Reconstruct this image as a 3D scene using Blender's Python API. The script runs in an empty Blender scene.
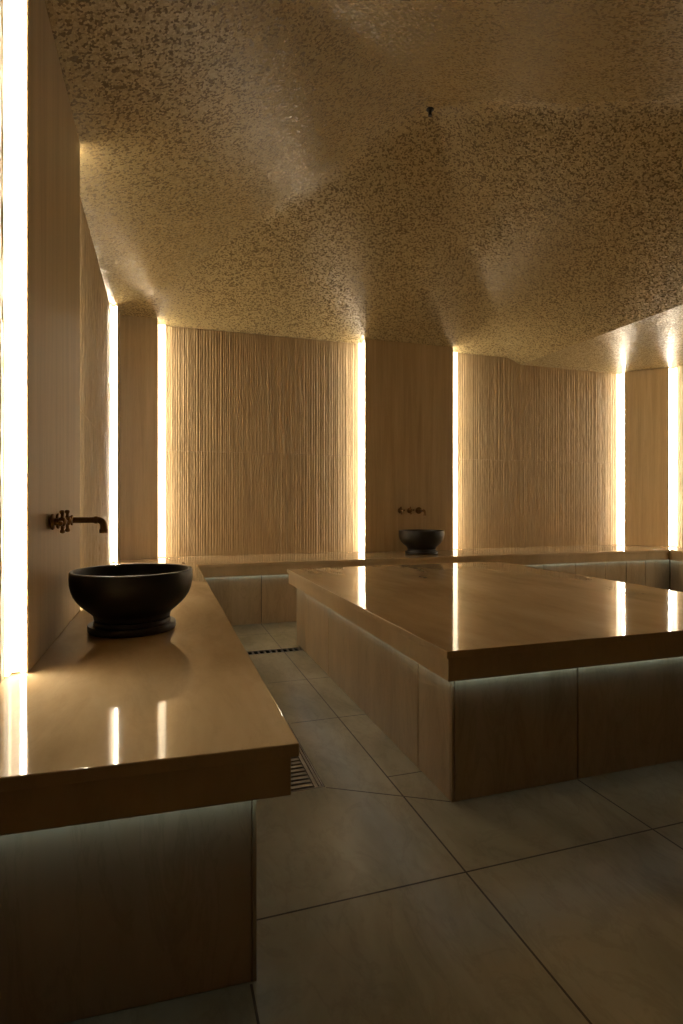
import bpy, bmesh, math, random
from mathutils import Vector, Matrix
random.seed(7)
S = bpy.context.scene
C = S.collection

# ---------------------------------------------------------------- materials
def mat(name):
    m = bpy.data.materials.new(name); m.use_nodes = True
    nt = m.node_tree; b = nt.nodes['Principled BSDF']
    return m, nt, b

def node(nt, kind, **kw):
    n = nt.nodes.new(kind)
    for k, v in kw.items():
        if k in n.inputs.keys(): n.inputs[k].default_value = v
        else: setattr(n, k, v)
    return n

def ramp(nt, fac, stops):
    r = nt.nodes.new('ShaderNodeValToRGB')
    el = r.color_ramp.elements
    el[0].position, el[0].color = stops[0][0], (*stops[0][1], 1)
    el[1].position, el[1].color = stops[-1][0], (*stops[-1][1], 1)
    for p, c in stops[1:-1]:
        e = el.new(p); e.color = (*c, 1)
    nt.links.new(fac, r.inputs[0])
    return r.outputs[0]

def coords(nt, scale=(1, 1, 1), rot=(0, 0, 0)):
    tc = nt.nodes.new('ShaderNodeTexCoord')
    mp = node(nt, 'ShaderNodeMapping', Scale=scale, Rotation=rot)
    nt.links.new(tc.outputs['Object'], mp.inputs[0])
    return mp.outputs[0]

def noise(nt, vec, scale, detail=6, rough=.55, dist=0):
    n = node(nt, 'ShaderNodeTexNoise', Scale=scale, Detail=detail, Roughness=rough, Distortion=dist)
    nt.links.new(vec, n.inputs['Vector'])
    return n.outputs['Fac']

def mix(nt, a, b, fac, blend='MIX'):
    m = nt.nodes.new('ShaderNodeMix'); m.data_type = 'RGBA'; m.blend_type = blend
    if isinstance(fac, (int, float)): m.inputs[0].default_value = fac
    else: nt.links.new(fac, m.inputs[0])
    nt.links.new(a, m.inputs[6]); nt.links.new(b, m.inputs[7])
    return m.outputs[2]

def bump(nt, b, h, strength, dist):
    bp = node(nt, 'ShaderNodeBump', Strength=strength, Distance=dist)
    nt.links.new(h, bp.inputs['Height']); nt.links.new(bp.outputs[0], b.inputs['Normal'])

def stone(name, lo, mid, hi, scale, rot, nscale, rough, veins=0, bumpd=0, spec=.5, dist=.5):
    m, nt, b = mat(name)
    v = coords(nt, scale, rot)
    f = noise(nt, v, nscale, 8, .6, dist)
    col = ramp(nt, f, [(.3, lo), (.5, mid), (.72, hi)])
    if veins:
        w = noise(nt, v, nscale * 2.3, 10, .65, .9)
        vm = ramp(nt, w, [(.46, (1, 1, 1)), (.5, (1 - veins,) * 3), (.54, (1, 1, 1))])
        col = mix(nt, col, vm, 1.0, 'MULTIPLY')
    nt.links.new(col, b.inputs['Base Color'])
    b.inputs['Roughness'].default_value = rough
    b.inputs['Specular IOR Level'].default_value = spec
    if bumpd: bump(nt, b, f, .6, bumpd)
    return m

M_top = stone('polished beige marble', (.42, .30, .155), (.56, .42, .24), (.69, .54, .34), (1.2, .4, 1), (0, 0, .7), 2.6, .055, .05, 0, .5, .25)
M_edge = stone('honed marble edge', (.50, .36, .20), (.60, .45, .26), (.68, .53, .32), (1.2, 1.2, .4), (.5, 0, .7), 2.4, .28, .06)
M_base = stone('honed beige marble', (.42, .30, .165), (.52, .385, .225), (.60, .455, .28), (2.2, 2.2, .5), (0, 0, 0), 2.4, .34, .12)
M_wall = stone('vein cut travertine', (.41, .30, .155), (.50, .37, .20), (.57, .43, .245), (9, 9, .35), (0, 0, 0), 2.2, .38, .10, .001)
M_flute = stone('fluted travertine', (.32, .23, .12), (.46, .335, .18), (.57, .43, .24), (34, 34, 1.6), (0, 0, 0), 2.5, .5, .12, .002)
M_floor = stone('honed floor marble', (.32, .285, .175), (.43, .38, .245), (.54, .475, .315), (1, .45, 1), (0, 0, -.5), 3.4, .27, .10)
M_plain = stone('plain travertine lining', (.40, .27, .14), (.46, .32, .17), (.52, .37, .21), (6, 6, .4), (0, 0, 0), 2, .6)

def simple(name, col, rough, metal=0, nz=0):
    m, nt, b = mat(name)
    v = coords(nt)
    f = noise(nt, v, 35, 5)
    c = ramp(nt, f, [(.3, tuple(x * (1 - nz) for x in col)), (.7, tuple(min(1, x * (1 + nz)) for x in col))])
    nt.links.new(c, b.inputs['Base Color'])
    b.inputs['Roughness'].default_value = rough; b.inputs['Metallic'].default_value = metal
    return m
M_grout = simple('dark grout', (.10, .078, .05), .8, 0, .2)
M_bowl = simple('black basin stone', (.007, .0068, .0065), .40, 0, .25)
M_brass = simple('aged brass', (.20, .115, .045), .38, 1, .3)
M_steel = simple('drain steel', (.30, .27, .23), .38, 1, .15)
M_pit = simple('dark drain channel', (.02, .018, .015), .9, 0, .2)
M_black = simple('black plastic', (.01, .01, .01), .4, 0, .2)

def glow(name, col, s):
    m, nt, b = mat(name)
    b.inputs['Base Color'].default_value = (*col, 1)
    b.inputs['Emission Color'].default_value = (*col, 1)
    b.inputs['Emission Strength'].default_value = s
    return m
M_led = glow('warm light diffuser', (1, .87, .66), 2.3)
M_core = glow('warm diode line', (1, .87, .66), 78.0)
M_cool = glow('cool light diffuser', (.56, .82, 1.0), 2.9)

# pebble mosaic of the vault
M_mos, nt, b = mat('gold beige mosaic')
v = coords(nt)
vo = node(nt, 'ShaderNodeTexVoronoi', Scale=98.0); nt.links.new(v, vo.inputs['Vector'])
sep = nt.nodes.new('ShaderNodeSeparateColor'); nt.links.new(vo.outputs['Color'], sep.inputs[0])
cl = noise(nt, v, 9, 3)
ad = node(nt, 'ShaderNodeMath', operation='MULTIPLY_ADD'); ad.inputs[1].default_value = .22
nt.links.new(cl, ad.inputs[0]); nt.links.new(sep.outputs[0], ad.inputs[2])
col = ramp(nt, ad.outputs[0], [(.24, (.15, .105, .045)), (.38, (.20, .145, .065)), (.45, (.34, .265, .13)), (1.1, (.44, .35, .185))])
ed = node(nt, 'ShaderNodeTexVoronoi', Scale=98.0, feature='DISTANCE_TO_EDGE'); nt.links.new(v, ed.inputs['Vector'])
g = ramp(nt, ed.outputs['Distance'], [(.0, (.72, .68, .62)), (.08, (1, 1, 1))])
col = mix(nt, col, g, 1.0, 'MULTIPLY')
nt.links.new(col, b.inputs['Base Color'])
b.inputs['Roughness'].default_value = .28
b.inputs['Specular IOR Level'].default_value = .33
geo = nt.nodes.new('ShaderNodeNewGeometry')
sub = node(nt, 'ShaderNodeVectorMath', operation='SUBTRACT'); nt.links.new(vo.outputs['Color'], sub.inputs[0]); sub.inputs[1].default_value = (.5, .5, .5)
scl = node(nt, 'ShaderNodeVectorMath', operation='SCALE'); nt.links.new(sub.outputs[0], scl.inputs[0]); scl.inputs['Scale'].default_value = .23
adv = node(nt, 'ShaderNodeVectorMath', operation='ADD'); nt.links.new(geo.outputs['Normal'], adv.inputs[0]); nt.links.new(scl.outputs[0], adv.inputs[1])
nrm = node(nt, 'ShaderNodeVectorMath', operation='NORMALIZE'); nt.links.new(adv.outputs[0], nrm.inputs[0])
nt.links.new(nrm.outputs[0], b.inputs['Normal'])

# ---------------------------------------------------------------- mesh helpers
def obj(name, bm, m, parent=None, bevel=0, smooth=False, seg=2):
    bmesh.ops.recalc_face_normals(bm, faces=bm.faces[:])
    me = bpy.data.meshes.new(name); bm.to_mesh(me); bm.free()
    for x in (m if isinstance(m, (list, tuple)) else [m]): me.materials.append(x)
    if name == 'top_slab':
        for p in me.polygons: p.material_index = 0 if abs(p.normal.z) > .5 else 1
    if smooth:
        for p in me.polygons: p.use_smooth = True
        me.set_sharp_from_angle(angle=.75)
    o = bpy.data.objects.new(name, me); C.objects.link(o)
    if parent: o.parent = parent; o.matrix_parent_inverse = Matrix.Translation(-Vector(parent.location))
    if bevel:
        md = o.modifiers.new('bevel', 'BEVEL'); md.width = bevel; md.segments = seg; md.limit_method = 'ANGLE'
    return o

def prism(bm, poly, z0, z1):
    """vertical prism; z0 and z1 may be functions of x, y"""
    g0 = z0 if callable(z0) else (lambda x, y: z0)
    g1 = z1 if callable(z1) else (lambda x, y: z1)
    a = [bm.verts.new((x, y, g0(x, y))) for x, y in poly]
    c = [bm.verts.new((x, y, g1(x, y))) for x, y in poly]
    n = len(poly)
    for i in range(n): bm.faces.new((a[i], a[(i + 1) % n], c[(i + 1) % n], c[i]))
    bm.faces.new(a[::-1]); bm.faces.new(c)
    return bm

def box(bm, x0, x1, y0, y1, z0, z1):
    return prism(bm, [(x0, y0), (x1, y0), (x1, y1), (x0, y1)], z0, z1)

def NB(): return bmesh.new()

def thing(name, label, cat, loc=(0, 0, 0), group=None):
    o = bpy.data.objects.new(name, None); C.objects.link(o); o.location = loc
    o.empty_display_size = .1
    o['label'] = label; o['category'] = cat
    if group: o['group'] = group
    return o

def tag(o, label, cat, group=None):
    o['label'] = label; o['category'] = cat
    if group: o['group'] = group
    return o

def struct(name, bm, m, label=None):
    o = obj(name, bm, m); o['kind'] = 'structure'
    if label: o['label'] = label
    return o

# ---------------------------------------------------------------- plan
H = 2.65                      # springing height of the vault
TOP = .52                     # bench and table top
XL = -.42                     # fluted face of left wall
YB = 5.35                     # fluted face of back wall
YF = -4.5
RC = Vector((5.54, 4.93)); RD = Vector((-.2588, -.9659)); RN = Vector((.9659, -.2588))   # right wall: corner, run, outward
def R2(s, o): p = RC + RD * s + RN * o; return (p.x, p.y)

# vault: corners and apex
A = Vector((1.557, 3.07, 3.45))
BL = Vector((-.43, YB - .01, 2.65)); BR = Vector((3.68, YB, H)); R0 = Vector((3.84, YB, 2.582))
R1 = Vector((4.10, 1.03, 2.63)); FL = Vector((-.43, 1.08, 2.595))
tris = [(A, BL, BR), (A, BR, R0), (A, R0, R1), (A, R1, FL), (A, FL, BL)]
def ceil_z(x, y):
    for a, b_, c in tris:
        d = (b_.y - c.y) * (a.x - c.x) + (c.x - b_.x) * (a.y - c.y)
        u = ((b_.y - c.y) * (x - c.x) + (c.x - b_.x) * (y - c.y)) / d
        v_ = ((c.y - a.y) * (x - c.x) + (a.x - c.x) * (y - c.y)) / d
        if u >= -1e-6 and v_ >= -1e-6 and u + v_ <= 1 + 1e-6:
            return u * a.z + v_ * b_.z + (1 - u - v_) * c.z
    if x > 3.84: return 2.585
    return H - .003
cz = lambda x, y: ceil_z(x, y) - .002

bm = NB()
V = lambda *p: bm.verts.new(p)
vbl, vbr, vr0, vr1, vfl = [bm.verts.new(p) for p in (BL, BR, R0, R1, FL)]
wl, wr = XL - .12, 6.2
a1 = V(wl, YB + .15, H); a2 = V(3.68, YB + .15, H); a3 = V(3.84, YB + .15, 2.582); a4 = V(wr, YB + .15, 2.582)
bm.faces.new((vbl, a1, a2, vbr)); bm.faces.new((vbr, a2, a3, vr0))
a5 = V(wr, 1.03, 2.60)
bm.faces.new((vr0, a3, a4)); bm.faces.new((vr0, a4, a5)); bm.faces.new((vr0, a5, vr1))
a6 = V(wl, 1.08, 2.645); bm.faces.new((a1, vbl, vfl)); bm.faces.new((a1, vfl, a6))
a7 = V(wl, YF - .12, 2.645); a8 = V(wr, YF - .12, 2.60)
bm.faces.new((a6, vfl, a7)); bm.faces.new((vfl, vr1, a7)); bm.faces.new((vr1, a8, a7)); bm.faces.new((vr1, a5, a8))
# the vault itself: fine triangles whose creases are softened by plaster and pebbles
NS = 44; key = {}
def tv(p):
    k = (round(p.x, 4), round(p.y, 4))
    if k not in key:
        v_ = bm.verts.new(p); key[k] = v_
    return key[k]
fixed = set(); inner = []
for a_, b_, c_ in tris:
    rows = [[tv(a_ + (b_ - a_) * (i / NS) + (c_ - b_) * (j / NS)) for j in range(i + 1)] for i in range(NS + 1)]
    fixed.update(rows[-1])
    for i in range(NS):
        for j in range(i + 1):
            bm.faces.new((rows[i][j], rows[i + 1][j], rows[i + 1][j + 1]))
            if j < i: bm.faces.new((rows[i][j], rows[i + 1][j + 1], rows[i][j + 1]))
inner = [v_ for v_ in key.values() if v_ not in fixed]
per = [BL, BR, R0, R1, FL]
def edge_dist(p):
    best = 9
    for a_, b_ in zip(per, per[1:] + per[:1]):
        e = Vector((b_.x - a_.x, b_.y - a_.y)); q = Vector((p.x - a_.x, p.y - a_.y))
        t_ = max(0, min(1, q.dot(e) / e.dot(e))); best = min(best, (q - e * t_).length)
    return best
for v_ in inner:
    rr = min(.085, edge_dist(v_.co) * .95); tot = 0
    for m_ in range(3):
        for k_ in range(16):
            an = (k_ + m_ * .33) * math.pi / 8; q_ = rr * (m_ + 1) / 3
            tot += ceil_z(v_.co.x + q_ * math.cos(an), v_.co.y + q_ * math.sin(an)) * (m_ + 1)
    v_.co.z = tot / (16 * 6)
APEX = key[(round(A.x, 4), round(A.y, 4))].co.z
for v_ in key.values():
    for f_ in v_.link_faces: f_.smooth = True
struct('ceiling', bm, M_mos, 'folded vault of small gold and brown mosaic pebbles')

# walls (linings behind the cladding)
struct('wall_left', box(NB(), XL - .10, XL - .031, YF, YB + .10, 0, H - .002), M_plain)
struct('wall_back', prism(NB(), [(XL - .03, YB + .03), (5.9, YB + .03), (5.9, YB + .10), (XL - .03, YB + .10)], 0, 2.578), M_plain)
struct('wall_front', box(NB(), XL - .03, 4.6, YF - .08, YF, 0, 2.59), M_plain)
struct('wall_right', prism(NB(), [R2(-.55, .11), R2(6.5, .11), R2(6.5, .18), R2(-.55, .18)], 0, 2.578), M_plain)

# ---------------------------------------------------------------- floor with joints and drain openings
holes = [(.185, .547, 1.893, 2.50), (.19, .922, 3.712, 3.800)]
xs = sorted({XL - .1, 5.9, *[h[0] for h in holes], *[h[1] for h in holes]})
ys = sorted({YF - .08, YB + .1, *[h[2] for h in holes], *[h[3] for h in holes]})
bm = NB(); grid = {}
def gv(i, j):
    if (i, j) not in grid: grid[i, j] = bm.verts.new((xs[i], ys[j], 0))
    return grid[i, j]
for i in range(len(xs) - 1):
    for j in range(len(ys) - 1):
        cx, cy = (xs[i] + xs[i + 1]) / 2, (ys[j] + ys[j + 1]) / 2
        if any(h[0] < cx < h[1] and h[2] < cy < h[3] for h in holes): continue
        bm.faces.new((gv(i, j), gv(i + 1, j), gv(i + 1, j + 1), gv(i, j + 1)))
nf = len(bm.faces)
def joint(x0, y0, x1, y1, w=.0055, z=.0006):
    d = Vector((x1 - x0, y1 - y0)).normalized(); n = Vector((-d.y, d.x)) * w / 2
    f = bm.faces.new([bm.verts.new((x, y, z)) for x, y in ((x0 + n.x, y0 + n.y), (x0 - n.x, y0 - n.y), (x1 - n.x, y1 - n.y), (x1 + n.x, y1 + n.y))])
    f.material_index = 1
for x in (-.47, .175): joint(x, YF, x, 1.16)
for y0, y1 in ((YF, 3.712), (3.80, 4.66)): joint(.785, y0, .785, y1)
for x in (1.437, 2.08, 2.73, 3.37, 4.02):
    joint(x, YF, x, 1.66); joint(x, 3.92, x, 4.66)
joint(.178, 1.335, 5.0, 1.335); joint(-.5, .05, 4.4, .05)
for y in (2.49, 3.09): joint(.56, y, .925, y)
joint(.785, 1.89, .925, 1.89); joint(.18, 4.28, 5.1, 4.28)
joint(.549, 1.886, .923, 1.667)
for y in (1.89, 2.49, 3.09, 3.69): joint(2.7, y, 4.5, y)
for x in (3.37, 4.02): joint(x, 1.66, x, 3.9)
struct('floor', bm, [M_floor, M_grout], 'large honed stone floor tiles with dark joints')

def drain(h, label, alongx, pitch, bar, edge):
    t = thing('floor_drain', label, 'drain', ((h[0] + h[1]) / 2, (h[2] + h[3]) / 2, 0))
    g_ = .0015; x0, x1, y0, y1 = h[0] + g_, h[1] - g_, h[2] + g_, h[3] - g_
    b_ = NB(); box(b_, x0, x1, y0, y1, -.04, -.036)
    for q in ((x0, x0 + .003, y0, y1), (x1 - .003, x1, y0, y1), (x0 + .003, x1 - .003, y0, y0 + .003), (x0 + .003, x1 - .003, y1 - .003, y1)): box(b_, *q, -.036, -.008)
    obj('channel', b_, M_pit, t)
    b_ = NB(); e = edge
    for q in ((x0, x0 + e, y0, y1), (x1 - e, x1, y0, y1), (x0 + e, x1 - e, y0, y0 + e), (x0 + e, x1 - e, y1 - e, y1)): box(b_, *q, -.007, .001)
    obj('frame', b_, M_steel, t)
    b_ = NB()
    if alongx:      # bars run in x, repeat in y
        y = y0 + e + pitch * .5
        while y < y1 - e - bar:
            box(b_, x0 + e + .001, x1 - .036, y, y + bar, -.007, 0); y += pitch
        box(b_, x1 - .033, x1 - .020, y0 + e + .001, y1 - e - .001, -.007, 0)
        box(b_, x1 - .016, x1 - .008, y0 + e + .001, y1 - e - .001, -.007, 0)
    else:
        x = x0 + e + pitch * .4
        while x < x1 - e - bar:
            box(b_, x, x + bar, y0 + e + .001, y1 - e - .001, -.007, 0); x += pitch
    obj('grate', b_, M_steel, t)
drain(holes[0], 'slatted metal floor drain beside the near end of the left bench', True, .030, .018, .005)
drain(holes[1], 'narrow slotted floor drain crossing the aisle at the far end of the table', False, .040, .013, .006)

# ---------------------------------------------------------------- wall cladding
pier_group = 'flat stone piers'
def pier(poly, label, zt=None):
    o = obj('stone_pier', prism(NB(), poly, TOP + .001, zt or cz), M_wall, None, .002)
    return tag(o, label, 'pier')
BK = YB + .028
pier([(XL - .028, 1.785), (-.366, 1.785), (-.36, 2.77), (XL - .028, 2.77)], 'flat stone pier on the left wall behind the large near basin and its faucet')
pier([(XL - .028, 4.98), (-.36, 4.98), (-.36, 5.26), (-.045, 5.26), (-.045, BK), (XL - .028, BK)], 'narrow flat stone pier in the far left corner of the room')
pier([(1.941, 5.26), (2.938, 5.26), (2.938, BK), (1.941, BK)], 'wide flat stone pier on the back wall behind the small far basin')
pier([(5.239, 5.26), tuple(RC), R2(0, .105), (5.735, BK), (5.239, BK)], 'slanted flat stone pier in the far right corner of the room')
pier([R2(2.0, 0), R2(2.95, 0), R2(2.95, .105), R2(2.0, .105)], 'unseen flat stone pier added on the right wall beyond the picture edge to carry a fill light')  # added out of view, holds the extra fill strip

def fluted(P, D, N, L, label, z0=TOP + .001, zs=1.50, gap=.0):
    """vertical irregular flutes; P start, D run, N outward (into the wall)"""
    bm = NB(); P = Vector(P); D = Vector(D); N = Vector(N)
    for (za, zb) in ((z0, zs - .001), (zs + .001, None)):
        if zb:
            ws = []; tot = 0
            while tot < L: w = random.uniform(.016, .032); ws.append(w); tot += w
            k = L / tot; ws = [w * k for w in ws]
        prof = []; x = 0
        for w in ws:
            dep = random.uniform(.0035, .0062); off = random.uniform(0, .0006)
            prof += [(x + .0002, .0, 0), (x + w * .10, -dep * .75 - off, 1), (x + w * .35, -dep - off, 1), (x + w * .70, -dep * .9 - off, 1), (x + w * .92, -dep * .4, 1)]
            x += w
        prof.append((L, 0, 0))
        nz = 26; rows = []
        ph = [random.uniform(0, 6.28) for _ in prof]
        for r in range(nz + 1):
            row = []
            for i, (u, dpt, mv) in enumerate(prof):
                jit = mv * .0010 * math.sin(ph[i // 5] + r * .8) + mv * random.uniform(-.0009, .0009)
                q = P + D * min(max(u + jit, 0), L) + N * (dpt + (mv * random.uniform(-.0010, .0010)))
                top = zb if zb else cz(q.x, q.y)
                row.append(bm.verts.new((q.x, q.y, za + (top - za) * r / nz)))
            rows.append(row)
        for r in range(nz):
            for i in range(len(prof) - 1):
                bm.faces.new((rows[r][i], rows[r][i + 1], rows[r + 1][i + 1], rows[r + 1][i]))
        # back, sides, caps give the slab its thickness
        bk = []
        for r in (0, nz):
            bk.append([bm.verts.new((*(P + D * u + N * .026), rows[r][0 if u == 0 else -1].co.z)) for u in (0, L)])
        bm.faces.new((bk[0][0], bk[1][0], bk[1][1], bk[0][1]))
        bm.faces.new([rows[r][0] for r in range(nz + 1)] + [bk[1][0], bk[0][0]])
        bm.faces.new([rows[r][-1] for r in range(nz, -1, -1)] + [bk[0][1], bk[1][1]])
        bm.faces.new(rows[0][::-1] + [bk[0][0], bk[0][1]])
        bm.faces.new(rows[nz] + [bk[1][1], bk[1][0]])
    o = obj('fluted_panel', bm, M_flute)
    return tag(o, label, 'wall panel')
fluted((.027, YB), (1, 0), (0, 1), 1.894 - .027, 'ribbed stone wall panel on the back wall left of the small basin')
fluted((3.042, YB), (1, 0), (0, 1), 5.192 - 3.042, 'ribbed stone wall panel on the back wall right of the small basin')
fluted((XL, 4.933), (0, -1), (-1, 0), 4.933 - 2.817, 'ribbed stone wall panel on the left wall between the two piers')
fluted((XL, 1.738), (0, -1), (-1, 0), 1.5, 'ribbed stone wall panel at the left edge in front of the near pier')
fluted(R2(.047, .08), RD, RN, 1.906, 'ribbed stone wall panel at the right edge of the picture')
fluted(R2(2.958, .08), RD, RN, 1.8, 'unseen ribbed stone wall panel added on the right wall beyond the picture edge for the lighting')  # extra unseen panel, added with the pier to support the lighting

def led(P, D, N, label, depth=.06, t=.005, rw=.043):
    """upright diffuser on the flank of a pier: P corner on pier face, D off the pier, N into the wall"""
    P = Vector(P); D = Vector(D); N = Vector(N)
    def quad(a, b_, o0, o1): return [tuple(P + D * a + N * o0), tuple(P + D * b_ + N * o0), tuple(P + D * b_ + N * o1), tuple(P + D * a + N * o1)]
    r = P + D * .01 + N * .03
    zt = cz(r.x, r.y) - .006
    o = thing('light_strip', label, 'light', (P.x, P.y, TOP))
    obj('diffuser', prism(NB(), quad(.0015, t - .001, .019, depth - .014), TOP + .006, zt), M_led, o)
    obj('recess_diffuser', prism(NB(), quad(.0015, rw, depth - .0125, depth - .003), TOP + .006, zt), M_led, o)
    obj('diode_line', prism(NB(), quad(.0015, t, .006, .0185), TOP + .006, zt), M_core, o)
    b_ = NB(); prism(b_, quad(.0012, t + .0005, .003, .0055), TOP + .003, zt)
    obj('profile', b_, M_steel, o)
LW = 'warm white light strip on the '
led((-.366, 1.785), (0, -1), (-1, 0), LW + 'near flank of the left pier, largest in the picture', .054)
led((-.36, 2.77), (0, 1), (-1, 0), LW + 'far flank of the left pier behind the near faucet')
led((-.36, 4.98), (0, -1), (-1, 0), LW + 'left wall flank of the far left corner pier')
led((-.045, 5.26), (1, 0), (0, 1), LW + 'back wall flank of the far left corner pier', .09, rw=.068)
led((1.941, 5.26), (-1, 0), (0, 1), LW + 'left flank of the pier behind the small basin', .09)
led((2.938, 5.26), (1, 0), (0, 1), LW + 'right flank of the pier behind the small basin', .09, rw=.100)
led((5.239, 5.26), (-1, 0), (0, 1), LW + 'back wall flank of the far right corner pier', .09)
led(R2(0, 0), RD, RN, LW + 'right wall flank of the far right corner pier', .08)
led(R2(2.0, 0), -RD, RN, LW + 'added right wall pier, out of the picture, put in as fill light', .08)  # unseen strip, added to give fill light from the right

# ---------------------------------------------------------------- benches round three walls
EX, EY, EB = .262, 1.09, 4.605          # inner edge of left bench, its near end, edge of back bench
q0 = Vector((5.18, EB))                 # inner corner of back and right bench
def RE(s, o): p = q0 + RD * s + RN * o; return (p.x, p.y)
bench = thing('wall_bench', 'long polished stone bench running along the left, back and right walls', 'bench', (EX, EY, 0))
SL = .027
wx, wy = XL - .028, BK
jy = 1.40
for i, poly in enumerate(([(wx, EY + .03), (EX, EY), (EX, EB), (wx, wy)],
             [(EX + .0012, EB), (2.60, EB), (2.60, wy), (wx + .0012, wy)],
             [(2.6012, EB), (q0.x, q0.y), R2(-.40, .105), (5.86, wy), (2.6012, wy)],
             [(q0.x + .0006, q0.y - .001), RE(4.6, 0), R2(4.95, .105), R2(-.398, .105)])):
    obj('top_slab', prism(NB(), poly, TOP - SL, TOP), [M_top, M_edge], bench, .003)
# fascia: slightly set back below the slab, with a gap behind it for the light
FB = .41; ft = .022; fi = .014
def strip(pts, off0, off1, z0, z1):
    """band following a polyline; offsets measured to the left hand side of travel"""
    def offs(o):
        out = []
        for i, p in enumerate(pts):
            p = Vector(p); ns = []
            if i: d = (p - Vector(pts[i - 1])).normalized(); ns.append(Vector((-d.y, d.x)))
            if i < len(pts) - 1: d = (Vector(pts[i + 1]) - p).normalized(); ns.append(Vector((-d.y, d.x)))
            if len(ns) == 2:
                m_ = (ns[0] + ns[1]).normalized(); out.append(p + m_ * o / m_.dot(ns[0]))
            else: out.append(p + ns[0] * o)
        return out
    a = offs(off0); c = offs(off1)
    return prism(NB(), [tuple(x) for x in a] + [tuple(x) for x in reversed(c)], z0, z1)
# travel so that the stone lies on the left: wall end -> near end front -> left bench inner edge ...
path = [(wx, EY + .03), (EX, EY), (EX, EB), (q0.x, q0.y), RE(4.6, 0)]
obj('fascia', strip(path, fi, fi + ft, FB, TOP - SL - .0006), M_edge, bench, .002)
BI = .075                                # base set back
# undershelf closing the space above the light gap
u0 = fi + ft + .004
obj('under_light', strip(path, u0, u0 + .008, FB + .002, FB + .010), M_cool, bench)
# core and base panels
obj('base_core', strip([(wx, EY + .031), (EX - .001, EY + .001), (EX - .001, EB + .001), (q0.x, q0.y + .001), RE(4.6, .001)], BI + .016, BI + .10, .002, TOP - SL - .001), M_grout, bench)
def face_panels(p, q, cuts, z0, z1, th, gap, parent, m=M_base):
    p = Vector(p); q = Vector(q); L = (q - p).length; d = (q - p) / L; n = Vector((-d.y, d.x))
    cuts = [0] + list(cuts) + [L]
    for a, b_ in zip(cuts, cuts[1:]):
        a += gap / 2; b_ -= gap / 2
        poly = [tuple(p + d * a), tuple(p + d * b_), tuple(p + d * b_ + n * th), tuple(p + d * a + n * th)]
        obj('base_panel', prism(NB(), poly, z0, z1), m, parent, .0012)
bx, by, bb = EX - BI, EY + BI, EB + BI * .75
zt = TOP - SL - .002
face_panels((wx, by + .03), (bx - .008, by), [.0 + .02], .001, zt, .014, .007, bench)
face_panels((bx, by + .001), (bx, bb), [.6, 1.2, 1.8, 2.4, 3.0], .001, zt, .014, .007, bench)
rbase = q0 + RN * BI + RD * -.0; 
cx_ = q0.x + BI * 1.05
seams = [.79, 1.437, 2.08, 2.73, 3.343, 3.62, 4.01, 4.39, 4.66, 4.92]
face_panels((bx + .001, bb), (cx_ - .002, bb), [s - bx - .001 for s in seams], .001, zt, .014, .007, bench)
p0 = Vector((cx_, bb - .002)); 
face_panels(tuple(p0), tuple(p0 + RD * 4.5), [.25, .55, .95, 1.6, 2.25, 2.9], .001, zt, .014, .007, bench)
obj('corner_trim', box(NB(), bx - .008, bx, by - .001, by + .012, .001, zt), M_wall, bench)

# ---------------------------------------------------------------- central table
tx0, tx1, ty0, ty1 = .885, 2.725, 1.624, 4.09
tb = thing('stone_table', 'large low polished stone heating table in the middle of the room', 'table', ((tx0 + tx1) / 2, (ty0 + ty1) / 2, 0))
obj('top_slab', box(NB(), tx0, tx1, ty0, ty1, TOP - .026, TOP), [M_top, M_edge], tb, .003)
TP = [(tx0, ty0), (tx1, ty0), (tx1, ty1), (tx0, ty1)]
def ring(o0, o1, z0, z1):
    bm = NB()
    def q(o): return [(tx0 + o, ty0 + o), (tx1 - o, ty0 + o), (tx1 - o, ty1 - o), (tx0 + o, ty1 - o)]
    a, c = q(o0), q(o1)
    for i in range(4):
        j = (i + 1) % 4
        prism(bm, [a[i], a[j], c[j], c[i]], z0, z1)
    bmesh.ops.remove_doubles(bm, verts=bm.verts[:], dist=1e-5)
    return bm
obj('fascia', ring(.012, .019, .415, TOP - .0266), M_edge, tb, .0015)
obj('under_light', ring(.0215, .0295, .417, .424), M_cool, tb)
b0 = .038
obj('base_core', box(NB(), tx0 + b0 + .016, tx1 - b0 - .016, ty0 + b0 + .016, ty1 - .17, .002, TOP - .028), M_grout, tb)
zt2 = TOP - .028
Lx = tx1 - tx0 - 2 * b0; y1b = ty1 - .15
face_panels((tx0 + b0 + .009, ty0 + b0), (tx1 - b0, ty0 + b0), [1.439 - tx0 - b0 - .009, 2.0 - tx0 - b0 - .009], .001, zt2, .014, .007, tb)
face_panels((tx0 + b0, y1b), (tx0 + b0, ty0 + b0 + .009), [y1b - 3.66, y1b - 3.12, y1b - 1.92], .001, zt2, .014, .007, tb)
face_panels((tx1 - b0, ty0 + b0 + .002), (tx1 - b0, y1b), [.6, 1.2, 1.8], .001, zt2, .014, .007, tb)
face_panels((tx1 - b0 - .016, y1b), (tx0 + b0 + .016, y1b), [.6, 1.2], .001, zt2, .014, .007, tb)
obj('corner_trim', box(NB(), tx0 + b0, tx0 + b0 + .008, ty0 + b0, ty0 + b0 + .008, .001, zt2), M_wall, tb)

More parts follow.
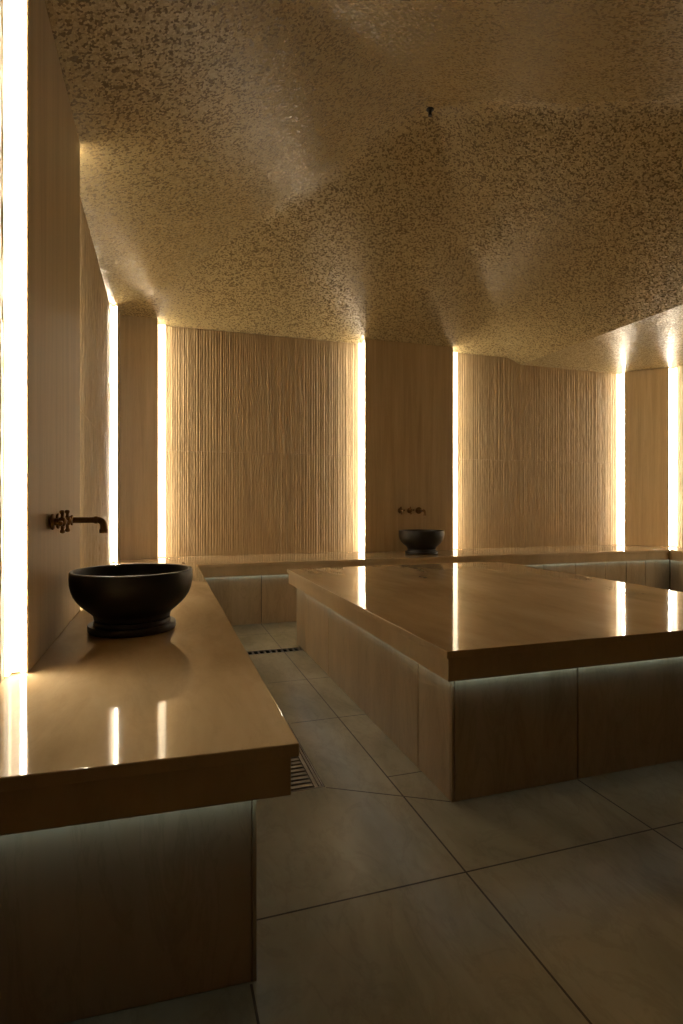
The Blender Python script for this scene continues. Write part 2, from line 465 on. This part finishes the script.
# ---------------------------------------------------------------- basins
def lathe(prof, seg=72):
    bm = NB(); rings = []
    for r, z in prof:
        if r < 1e-5: rings.append([bm.verts.new((0, 0, z))])
        else: rings.append([bm.verts.new((r * math.cos(2 * math.pi * i / seg), r * math.sin(2 * math.pi * i / seg), z)) for i in range(seg)])
    for a, b_ in zip(rings, rings[1:]):
        for i in range(seg):
            j = (i + 1) % seg
            if len(a) == 1 and len(b_) > 1: bm.faces.new((a[0], b_[i], b_[j]))
            elif len(b_) == 1 and len(a) > 1: bm.faces.new((a[i], a[j], b_[0]))
            elif len(a) > 1: bm.faces.new((a[i], a[j], b_[j], b_[i]))
    return bm
def basin(loc, label):
    t = thing('basin', label, 'basin', loc); t.scale = (.945, .945, .97)
    outer = [(0, .045), (.13, .045), (.147, .050), (.149, .060), (.152, .068), (.163, .078), (.180, .092), (.197, .107), (.211, .123), (.223, .142), (.231, .163), (.236, .187), (.2375, .210), (.2365, .230), (.2355, .2355), (.2335, .2375)]
    inner = [(.222, .2375), (.2195, .2345), (.217, .222), (.215, .200), (.208, .170), (.194, .140), (.172, .115), (.14, .097), (.10, .088), (.05, .084), (.022, .082), (0, .082)]
    o = obj('bowl', lathe(outer + inner), M_bowl, None, 0, True); o.parent = t
    f = obj('foot', lathe([(0, 0), (.163, 0), (.168, .003), (.170, .008), (.170, .025), (.168, .028), (.160, .029), (.149, .030), (.148, .038), (.147, .0445), (0, .0445)]), M_bowl, None, 0, True); f.parent = t
    w = obj('plug', lathe([(0, .0825), (.019, .0825), (.021, .0835), (.020, .0855), (.012, .087), (0, .0875)], 32), M_brass, None, 0, True); w.parent = t
    return t
basin((-.112, 2.295, TOP + .0005), 'large black footed stone basin on the near left bench below the brass faucet')
basin((2.425, 4.965, TOP + .0005), 'small far black footed stone basin on the bench against the back wall')

# ---------------------------------------------------------------- faucets
def tube(bm, pts, radii, seg=20):
    rings = []
    n = len(pts)
    for i, p in enumerate(pts):
        p = Vector(p)
        d = (Vector(pts[min(i + 1, n - 1)]) - Vector(pts[max(i - 1, 0)])).normalized()
        up = Vector((0, 0, 1)) if abs(d.z) < .95 else Vector((0, 1, 0))
        a = d.cross(up).normalized()
        if rings and a.dot(pa) < 0: a = -a
        pa = a; c = d.cross(a)
        r = radii[i] if isinstance(radii, (list, tuple)) else radii
        rings.append([bm.verts.new(p + a * r * math.cos(2 * math.pi * k / seg) + c * r * math.sin(2 * math.pi * k / seg)) for k in range(seg)])
    for a, b_ in zip(rings, rings[1:]):
        for k in range(seg):
            j = (k + 1) % seg; bm.faces.new((a[k], a[j], b_[j], b_[k]))
    bm.faces.new(rings[0]); bm.faces.new(rings[-1][::-1])
    return bm
def faucet(loc, rz, label):
    """local: wall plane y=0, room towards -y; handles at x -.21 and -.105, spout at x 0"""
    t = thing('wall_faucet', label, 'faucet', loc); t.rotation_euler = (0, 0, rz)
    def part(n, bm, par=t):
        o = obj(n, bm, M_brass, None, .0008, True); o.parent = par; return o
    for hx in (-.21, -.105):
        bm = tube(NB(), [(hx, 0, 0), (hx, -.003, 0), (hx, -.007, 0), (hx, -.010, 0), (hx, -.011, 0), (hx, -.024, 0), (hx, -.025, 0), (hx, -.042, 0), (hx, -.044, 0), (hx, -.048, 0)],
                  [.026, .0275, .0275, .023, .0125, .0115, .015, .015, .012, .006])
        h = part('handle', bm)
        bm = NB(); ang = .12
        for k in range(4):
            a = ang + k * math.pi / 2; dx, dz = math.cos(a), math.sin(a)
            tube(bm, [(hx + dx * .010, -.034, dz * .010), (hx + dx * .026, -.034, dz * .026), (hx + dx * .029, -.034, dz * .029), (hx + dx * .034, -.034, dz * .034), (hx + dx * .038, -.034, dz * .038), (hx + dx * .040, -.034, dz * .040)],
                 [.0055, .0052, .0075, .0085, .0075, .003], 14)
        part('cross_arms', bm, h)
    bm = tube(NB(), [(0, 0, 0), (0, -.003, 0), (0, -.008, 0), (0, -.011, 0), (0, -.0115, 0), (0, -.030, 0), (0, -.031, 0), (0, -.037, 0), (0, -.038, 0)],
              [.034, .0355, .0355, .030, .018, .016, .020, .020, .0125])
    part('wall_flange', bm)
    pts = [(0, -.034, 0), (0, -.06, 0), (0, -.122, 0)]; rad = [.0115, .0115, .0115]
    for k in range(1, 9):
        a = k / 8 * math.pi / 2; pts.append((0, -.122 - .022 * math.sin(a), -.022 * (1 - math.cos(a)))); rad.append(.0125)
    pts += [(0, -.144, -.034), (0, -.144, -.036), (0, -.144, -.050)]; rad += [.0125, .0155, .0155]
    part('spout', tube(NB(), pts, rad))
    bm = tube(NB(), [(0, -.110, 0), (0, -.112, 0), (0, -.122, 0), (0, -.124, 0)], [.0115, .0145, .0145, .0115]); part('spout_ring', bm)
    return t
faucet((-.3595, 2.295, .943), math.pi / 2, 'brass wall faucet with two cross handles above the large near basin')
faucet((2.535, 5.2595, .943), 0, 'brass wall faucet with two cross handles above the small far basin')

# sprinkler head at the vault's apex
t = thing('ceiling_sprinkler', 'tiny black sprinkler head hanging from the peak of the mosaic ceiling', 'sprinkler', (A.x, A.y, APEX + .004))
o = obj('rose', lathe([(0, -.004), (.022, -.005), (.024, -.010), (.018, -.016), (0, -.017)], 32), M_black, None, 0, True); o.parent = t
bm = lathe([(0, -.017), (.009, -.017), (.009, -.040), (.012, -.042), (.012, -.048), (0, -.049)], 24)
o = obj('nozzle', bm, M_black, None, 0, True); o.parent = t

# ---------------------------------------------------------------- camera and world
f = 555.0
cam = bpy.data.cameras.new('camera'); co = bpy.data.objects.new('camera', cam); C.objects.link(co)
cam.sensor_fit = 'VERTICAL'; cam.sensor_height = 36; cam.lens = f / 1024 * 36
cam.shift_y = (505 - 512) / 1024 * 1.0
co.location = (0, 0, 1.0); th = math.atan(178.5 / f)
co.rotation_euler = (math.pi / 2, 0, -th)
cam.clip_start = .02
S.camera = co
w = bpy.data.worlds.new('world'); S.world = w; w.use_nodes = True
w.node_tree.nodes['Background'].inputs[0].default_value = (0, 0, 0, 1)
w.node_tree.nodes['Background'].inputs[1].default_value = 0
S.view_settings.view_transform = 'Standard'; S.view_settings.look = 'None'
S.view_settings.gamma = 1; S.view_settings.exposure = 0
S.view_settings.use_curve_mapping = False
S.cycles.max_bounces = 12; S.cycles.diffuse_bounces = 8
